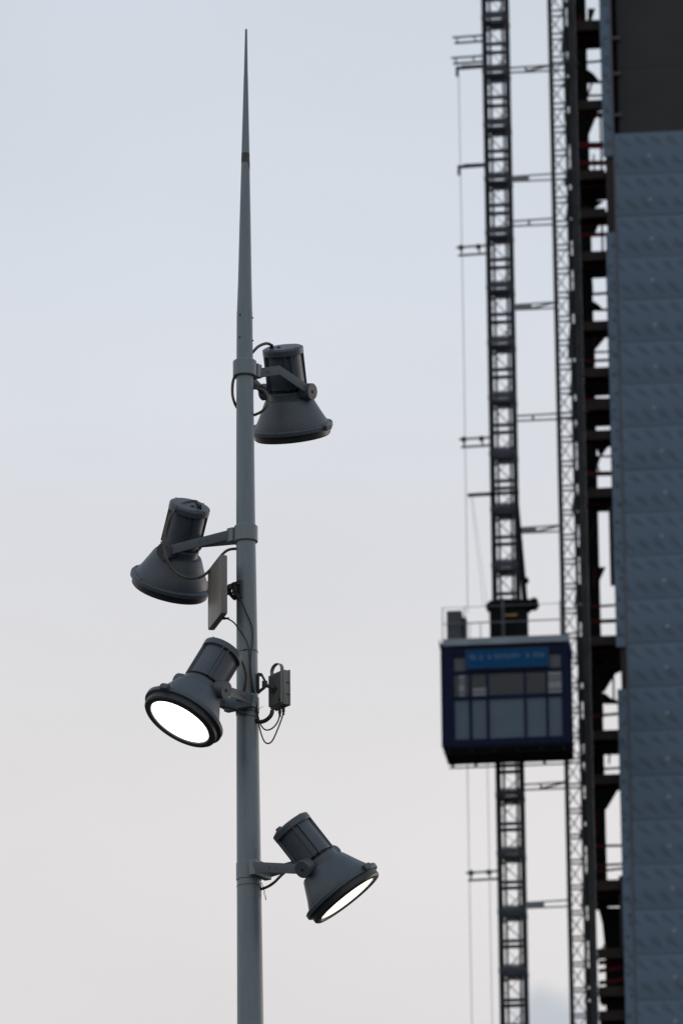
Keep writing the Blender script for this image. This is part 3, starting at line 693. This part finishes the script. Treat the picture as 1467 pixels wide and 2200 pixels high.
# sides and back (back has mesh openings that let the sky through the panes)
cb(MB().box((uR - .02, CV0 + .103, zBt + .06), (uR, CV1 - .103, zT + .015)), 'side_wall', M_NAVY)
cb(MB().box((uL, CV0 + .103, zBt + .06), (uL + .02, CV1 - .103, zT + .015)), 'side_wall', M_NAVY)
bw = MB()
def bx(px): return hp(px, 1470, CV1)[0]
bz1, bz0 = hp(1080, 1444, CV1)[1], hp(1080, 1496, CV1)[1]
bw.box((uL + .1, CV1 - .05, zBt + .06), (uR - .1, CV1 - .02, bz0))
bw.box((uL + .1, CV1 - .05, bz1), (uR - .1, CV1 - .02, zT + .015))
bzm = hp(1080, 1477, CV1)[1]
bw.box((bx(998), CV1 - .05, bz0), (bx(1015), CV1 - .02, bz1)); bw.box((bx(1015), CV1 - .05, bzm), (bx(1044), CV1 - .02, bz1))
bw.box((bx(1044), CV1 - .05, bz0), (bx(1176), CV1 - .02, bz1))
for py in (1458, 1466, 1486): bw.box((uL + .1, CV1 - .045, hp(1080, py, CV1)[1] - .02), (uR - .1, CV1 - .025, hp(1080, py, CV1)[1] + .02))
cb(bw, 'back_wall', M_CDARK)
# sign with unreadable lettering
s0, s1, t0, t1 = cx(1003), cx(1178), cz(1434), cz(1397)
sg_ = cb(MB().box((s0, CV0 - .05, t0), (s1, CV0 + .002, t1)), 'sign_board', M_SIGN)
fr = MB(); 
for a_, b_ in (((s0 - .03, t0 - .03), (s1 + .03, t0 - .002)), ((s0 - .03, t1 + .002), (s1 + .03, t1 + .03)), ((s0 - .03, t0), (s0 - .002, t1)), ((s1 + .002, t0), (s1 + .03, t1))):
    fr.box((a_[0], CV0 - .056, a_[1]), (b_[0], CV0 - .0, b_[1]))
cb(fr, 'sign_frame', M_SIGNF, sg_)
random.seed(11); lt = MB(); sw = s1 - s0; sh_ = t1 - t0
for g0, g1 in ((.04, .135), (.165, .235), (.265, .315), (.345, .68), (.735, .785), (.82, .97)):
    x = g0
    while x < g1 - .012:
        w = random.uniform(.018, .028); zt_ = t1 - sh_ * .22; zb_ = t1 - sh_ * random.uniform(.5, .56)
        lt.box((s0 + x * sw, CV0 - .058, zb_), (s0 + (x + .009) * sw, CV0 - .052, zt_))
        for kk in range(2):
            zz = random.uniform(zb_, zt_ - .03); lt.box((s0 + (x + .0095) * sw, CV0 - .057, zz), (s0 + (x + w) * sw, CV0 - .052, zz + .03))
        x += w + .006
cb(lt, 'sign_lettering', M_SIGNL, sg_)
# roof gear
u1, u2 = cx(958, 1340), cx(990, 1340)
zr = zTop
cab = cb(MB().box((u1, CV0 + .15, zT + .09), (u2, CV0 + .55, cz(1304))), 'control_cabinet', mat('cabinet_grey', (.07, .08, .093), .6, spec=.2))
cb(MB().box((u2 + .003, CV0 + .2, zT + .09), (u2 + .11, CV0 + .5, cz(1318))), 'cable_box', M_BLACK)
rl = MB()
for x, zt_ in ((uL + .06, cz(1298)), (cx(1000), cz(1300)), (cx(1034), cz(1336)), (cx(1206), cz(1292))):
    rl.tube([(x, CV0 + .08, zT + .08), (x, CV0 + .08, zt_)], .012, 8); rl.tube([(x + .02, CV1 - .1, zT + .08), (x + .02, CV1 - .1, zt_)], .009, 8)
for zz, r_ in ((cz(1299), .008), (cz(1334), .013)):
    rl.tube([(uL + .06, CV0 + .08, zz), (uR - .04, CV0 + .08, zz + .0)], r_, 8); rl.tube([(uL + .08, CV1 - .1, zz), (uR - .03, CV1 - .1, zz)], r_, 8)
cb(rl, 'guard_rail', M_TIE, None, 35)
# drive unit on the mast above the roof
dv = MB(); vv = -.62
a_, b_ = hp(1053, 1340, vv)[0], hp(1133, 1340, vv)[0]
dv.box((a_, vv - .25, zT + .09), (b_, vv + .22, hp(1090, 1305, vv)[1]))
cb(dv, 'drive_housing', M_BLACK)
dz_ = hp(1090, 1306, vv)[1]
hd_ = MB(); e0, e1 = hp(1044, 1305, vv)[0], hp(1138, 1305, vv)[0]
hd_.prism([(e0, vv - .3, dz_), (e0 + .14, vv - .3, dz_ - .09), (e1, vv - .3, dz_ - .09), (e1, vv - .3, dz_ + .12), (e0 + .12, vv - .3, dz_ + .12)], (0, .5, 0))
hd_.box((e1 + .002, vv - .26, dz_ - .07), (e1 + .16, vv + .1, dz_ + .12)); hd_.lathe((e1 + .12, vv - .28, dz_ + .06), Vector((0, 1, 0)), [(.1, 0), (.1, .4)], 14)
cb(hd_, 'drive_head', M_BLACK)
cb(MB().box((hp(1080, 1328, vv)[0], vv - .262, hp(1090, 1330, vv)[1]), (hp(1112, 1328, vv)[0], vv - .252, hp(1090, 1326, vv)[1])), 'warning_strip', M_YEL)
cb(MB().box((hp(1079, 1350, vv)[0], vv - .34, zT + .09), (hp(1086, 1350, vv)[0], vv - .27, dz_ + .16)), 'upright', M_RING)
# derrick strut beside the mast with its jib
st = MB(); vj = -.44
pt = [H3(1109, 1064, vj), H3(1112.5, 1064, vj), H3(1129, 1245, vj), H3(1134, 1312, vj), H3(1122, 1312, vj), H3(1117.5, 1245, vj)]
st.prism(pt, (0, .08, 0)); st.lathe(H3(1130, 1246, vj), Vector((0, 1, 0)), [(.06, -.05), (.06, .13)], 10)
cb(st, 'derrick_strut', M_BLACK)
u0, z = hp(1004, 1063, vj); jb_ = MB().bar((u0, vj + .04, z), (pt[0].x + .06, vj + .04, z + .02), .07, .075)
jib = cb(jb_, 'derrick_jib', M_BLACK)
rp = MB().tube([(u0 + .08, vj + .04, z), H3(1038, 1300, vj + .04)], .006, 6); rp.tube([(u0 + .12, vj + .04, z), H3(1050, 1330, vj + .04)], .005, 6)
cb(rp, 'derrick_rope', M_ROPE, jib, 35)

# ---- building with blue membrane wall
SEAM = hp(1337, 1100, 0)[0]
bld = hthing('tower_building', SEAM + 4, 5, 'unfinished tower wrapped in blue grey patterned wall sheets, at the right', 'building')
buo, bvo = SEAM + 4, 5
def bb(mb, name, m, par=None, smooth=0, bevel=0):
    return link(name, mb.mesh(name, m, (buo, bvo, 0), smooth, bevel), par or bld)
WT = 55.41; RH = 1.128; WR = SEAM + 9
bb(MB().box((SEAM + .01, .06, 0), (WR, 12, WT - .02)), 'wall', M_MEMB)
bb(MB().box((SEAM + .01, .8, WT - .017), (WR, 12, 78)), 'upper_wall', M_DARK)
# long sheets in rows
PL = 4.2; nrow = 23
PXS = [1393, 1395, 1399, 1400, 1406, 1407, 1404, 1420, 1428, 1420, 1425, 1432, 1431, 1432, 1433, 1435, 1437, 1444, 1447, 1448, 1450, 1452, 1455]
def sheet_mesh(i):
    m_ = MB().box((.035, 0, (.003 + .002 * (i % 2))), (PL, .05, RH - .005)); return m_.mesh('wall_sheet', M_MEMB, bevel=.003, smooth=30)
SM = [sheet_mesh(0), sheet_mesh(1)]
WM = MB().lathe((0, 0, 0), Vector((0, -1, 0)), [(.055, -.004), (.055, .01), (.03, .016)], 14).mesh('washer', M_WASH)
for k in range(nrow):
    zb_ = WT - (k + 1) * RH
    off = random.uniform(-.006, .006)
    s_ = link('wall_sheet', SM[k % 2], bld, (SEAM - buo, off - bvo, zb_))
    link('wall_sheet', SM[(k + 1) % 2], bld, (SEAM + PL + .02 - buo, -off - bvo, zb_))
    py = [335, 429, 513, 602, 698, 787, 876, 969, 1058, 1152, 1248, 1346, 1433, 1532, 1630, 1712, 1818, 1909, 2000, 2100, 2195][min(k, 20)]
    uw, zw = hp(PXS[k], py, 0)
    if k < 21: link('washer', WM, s_, (uw - SEAM, -.0, zw - zb_))
# edge strip: three lengths of the same sheet with bolts, boards where it is missing
SU0 = hp(1301, 520, .05)[0]; SU1 = SEAM + .0
BM = MB().lathe((0, 0, 0), Vector((0, -1, 0)), [(.04, -.004), (.04, .012), (.02, .02)], 10).mesh('bolt', M_BOLT)
for ya, yb, x0 in ((-900, 336, -.02), (500, 1391, 0), (1482, 2900, .0)):
    zt_ = hp(1310, ya, .05)[1]; zb_ = hp(1310, yb, .05)[1]
    s_ = bb(MB().box((SU0 + x0, .02, zb_), (SU1 - .012, .09, zt_)), 'edge_strip', M_MEMB)
    z = zb_ + .3; k = 0
    while z < zt_ - .1:
        if 31 < z < 60: link('bolt', BM, s_, (SU0 + .1 - buo + (.06 if k % 2 else .0), .02 - bvo, z))
        z += .44 + .05 * (k % 3); k += 1
bb(MB().box((SEAM - .009, -.012, 0), (SEAM + .028, .03, 78)), 'corner_trim', M_TRIM)
bb(MB().box((SU0 + .04, .095, hp(1310, 505, .1)[1]), (SEAM - .0, .3, hp(1310, 330, .1)[1])), 'brown_board', M_BOARD)
bb(MB().box((SU0 + .10, .095, hp(1310, 1488, .1)[1]), (SEAM - .0, .3, hp(1310, 1386, .1)[1])), 'brown_board', M_BOARD)
bb(MB().box((SU0 - .12, .30, hp(1300, 1258, .3)[1]), (SU0 + .08, .36, hp(1300, 1090, .3)[1])), 'brown_board', M_BOARD)
bb(MB().box((SU0 - .1, .30, hp(1320, 2040, .3)[1]), (SU0 + .08, .36, hp(1320, 1882, .3)[1])), 'brown_board', M_BOARD)
# recessed grey sheet upper right, and the slit with brackets beside it
rx = hp(1326, 150, .3)[0]
zz = WT - .015
for hgt in (1.9, 1.9, 1.9):
    bb(MB().box((rx, .30, zz), (WR, .36, zz + hgt - .006)), 'recess_sheet', M_GREYW); zz += hgt
bb(MB().box((SU0 + .06, .40, WT - .015), (rx + .1, .7, 78)), 'slit_back', M_BLACK)
bb(MB().box((rx, .30, 61.2), (WR, .36, 78)), 'recess_sheet', M_GREYW)
for py in (82, 158, 247):
    z = hp(1320, py, .2)[1]; bb(MB().box((SEAM + .03, .18, z - .035), (rx + .07, .29, z + .035)), 'slit_bracket', M_TRIM)

# ---- landing structure between the lattice tower and the wall
ST = hthing('landing_structure', hp(1252, 1100, .3)[0], .3, 'dark open landing structure with red rails between lattice tower and wall', 'scaffold')
suo, svo = hp(1252, 1100, .3)[0], .3
def sbld(mb, name, m, par=None, smooth=0):
    return link(name, mb.mesh(name, m, (suo, svo, 0), smooth), par or ST)
cu0, cu1 = hp(1244.5, 1100, .1)[0], hp(1259, 1100, .1)[0]
cl = MB().box((cu0 - .03, .1, 0), (cu1, .16, 76)); cl.box((cu0 + .06, .163, 0), (cu0 + .1, .38, 76)); 
sbld(cl, 'column', M_COLM)
BU0 = hp(1259, 1100, 1.9)[0]
bu1 = hp(1284, 1100, 1.9)[0]
zsw = hp(1280, 1955, 1.9)[1]
sbld(MB().box((cu1 - .1, 1.86, zsw), (bu1, 1.93, 76)), 'back_panel', M_BLACK)
b2 = [H3(1284, 1950, 1.9), H3(1345, 1950, 1.9), H3(1345, 2240, 1.9), H3(1302, 2240, 1.9), H3(1299, 2044, 1.9), H3(1293, 1985, 1.9)]
sbld(MB().prism(b2, (0, .06, 0)), 'back_panel', M_BLACK)
zlow = hp(1300, 2238, 1.9)[1]
sbld(MB().box((hp(1300, 2230, 1.9)[0], 1.87, 0), (SEAM + .3, 1.93, zlow)), 'back_panel', M_BLACK)
UD1 = SEAM + .25
def deck(y0, y1, right=UD1, brown=True):
    _, z = hp(1280, y0, .2); dpt = None
    lo, hi = .25, 4.0
    for _ in range(30):
        md = (lo + hi) / 2
        # image row of the far lower edge at depth md
        P = HO + U * 2.3 + V * md + Z * (z - .10); q = CM.transposed() @ (P - CAM); yy = PH / 2 - q.y / -q.z * FPX
        if yy < y1: lo = md
        else: hi = md
    dpt = max(.5, lo)
    d = sbld(MB().box((cu1 + .004, .2, z - .10), (right, dpt, z)), 'deck', M_BLACK)
    if brown: sbld(MB().box((cu1 + .004, .6, z - .21), (SU0 + .1, .66, z - .103)), 'edge_beam', M_RED, d)
    if brown: sbld(MB().box((cu1 + .004, .17, z - .16), (SU0 + .0, .197, z + .085)), 'deck_edge', M_BROWN, d)
for y0, y1 in ((52, 106), (222, 238), (372, 431), (455, 480), (547, 598), (697, 724), (797, 851), (868, 917), (932, 950), (1056, 1100), (1374, 1443), (1577, 1622), (1672, 1694)):
    deck(y0, y1, SEAM - .02 if y0 not in (372,) else SEAM - .1)
for y0, y1 in ((1900, 1948), (2046, 2050), (2128, 2160), (2180, 2196)): deck(y0, y1, SEAM - .02)
def rail(y, m=M_RED, h=.07, v=.55, x0=1246, x1=None, dy=0):
    a_ = H3(1262, y, v); b_ = H3(1310, y + dy, v)
    sbld(MB().bar((cu1 + .01, v, a_.z), (SEAM - .03, v, b_.z), .05, h), 'red_rail' if m is M_RED else 'grey_rail', m)
for y, h, dy in ((45, .06, 0), (312, .16, 0), (350, .12, 0), (374, .1, 0), (505, .1, -2), (545, .08, 0), (776, .06, -3), (860, .1, 0), (1018, .11, 0), (1304, .05, -4), (1336, .09, -2), (1384, .1, 0), (1539, .06, -6), (1573, .06, 0), (1818, .055, 0), (1860, .05, -3), (1873, .05, -8), (1896, .09, -2), (2087, .09, -10), (2113, .1, -10)):
    rail(y, M_RED, h, .5, dy=dy)
for y, h, dy in ((135, .05, -6), (176, .06, 0), (205, .05, 0), (633, .06, -4), (666, .05, 0), (757, .04, -1), (981, .04, 0), (1510, .05, 2), (1654, .05, -4), (2046, .06, 0)):
    rail(y, M_BLACK, h, .9, dy=dy)
gus = [[(1254, 225), (1292, 225), (1284, 240), (1258, 303)], [(1262, 715), (1305, 715), (1297, 728), (1272, 757)], [(1272, 945), (1314, 945), (1307, 957), (1289, 982)], [(1272, 983), (1289, 983), (1279, 1012), (1272, 1012)],
       [(1288, 1440), (1338, 1440), (1321, 1447), (1297, 1486), (1288, 1486)], [(1288, 1690), (1330, 1690), (1326, 1697), (1302, 1738), (1288, 1738)], [(1272, 1218), (1300, 1218), (1296, 1227), (1283, 1256), (1272, 1256)],
       [(1256, 150), (1263, 150), (1274, 158), (1290, 177), (1256, 178)], [(1268, 648), (1276, 648), (1286, 655), (1298, 667), (1268, 667)], [(1262, 18), (1278, 18), (1268, 48), (1262, 48)], [(1262, 480), (1286, 480), (1276, 505), (1262, 505)],
       [(1288, 1488), (1300, 1490), (1312, 1500), (1330, 1506), (1288, 1508)], [(1268, 430), (1296, 432), (1270, 452), (1262, 452)], [(1268, 600), (1272, 600), (1274, 632), (1268, 632)]]
for p_ in gus:
    sbld(MB().prism([H3(x, y, 1.8) for x, y in p_], (0, .04, 0)), 'gusset_plate', M_BLACK)
for xp, ya, yb in ((1290, 240, 372), (1293, 480, 545), (1317, 1443, 1506)):
    uu = hp(xp, (ya + yb) / 2, 1.0)[0]; sbld(MB().box((uu - .025, .98, hp(xp, yb, 1)[1]), (uu + .025, 1.03, hp(xp, ya, 1)[1])), 'post', M_BLACK)
uu = hp(1304, 600, .7)[0]; sbld(MB().box((uu - .03, .7, hp(1303, 1100, .7)[1]), (uu + .09, .75, hp(1303, 540, .7)[1])), 'post', M_BLACK)
# ladder and bracket plates between the lattice tower and the column
lu = hp(1236, 1100, .25)[0]
ld = hthing('access_ladder', lu, .5, 'narrow dark ladder squeezed between lattice tower and grey column', 'ladder')
for s_ in (0, 1):
    link('stile', MB().tube([(s_ * .11 - .03, 0, 0), (s_ * .11 - .03, 0, 70)], .016, 6).mesh('stile', M_BLACK), ld)
rgm = MB().tube([(-.03, 0, 0), (.08, 0, 0)], .02, 6).mesh('rung', M_BLACK)
random.seed(5)
for k in range(98):
    z = 31 + k * .3; link('rung', rgm, ld, (0, 0, z))
for k, (ya, yb) in enumerate(((60, 112), (170, 186), (260, 286), (372, 398), (436, 470), (640, 668), (700, 770), (800, 850), (880, 905), (1068, 1100), (1260, 1300), (1420, 1470), (1780, 1800), (1890, 1950), (2130, 2150))):
    uu = hp(1226, 1100, .2)[0] + .02 * (k % 3)
    za, zb_ = hp(1230, ya, .2)[1], hp(1230, yb, .2)[1]
    m_ = MB().prism([(uu + .0, .22, zb_), (cu0 - .002, .22, zb_ + .05), (cu0 - .002, .22, za + .1), (uu + .06, .22, za)], (0, .04, 0))
    sbld(m_, 'bracket_plate', M_BLACK)
random.seed(21)
z = 31.5
while z < 60:
    h = random.uniform(.12, .7); w = random.choice((.05, .08, .1, .14)); vv = random.uniform(.24, .6)
    mm = MB().box((cu0 - .035 - w, vv, z), (cu0 + .02, vv + .05, z + h))
    if random.random() < .5: mm.bar((cu0 - .2, vv + .02, z + h), (cu0, vv + .02, z + h + random.uniform(-.12, .12)), .03, .035)
    sbld(mm, 'bracket_plate', M_BLACK); z += h + random.uniform(.1, .8)
for k in range(16):                     # props and loose boards on the decks
    px = random.uniform(1268, 1300); py = 40 + k * 132 + random.uniform(-30, 30); vv = random.uniform(.7, 1.6)
    lean = (py - 1100) * .0225
    a_ = H3(px + lean, py, vv); l_ = random.uniform(.4, .9); sl_ = random.uniform(-.25, .25)
    sbld(MB().bar(a_, a_ + Vector((sl_, 0, -l_)), .04, .045), 'prop', random.choice((M_BLACK, M_BROWN, M_RED)))
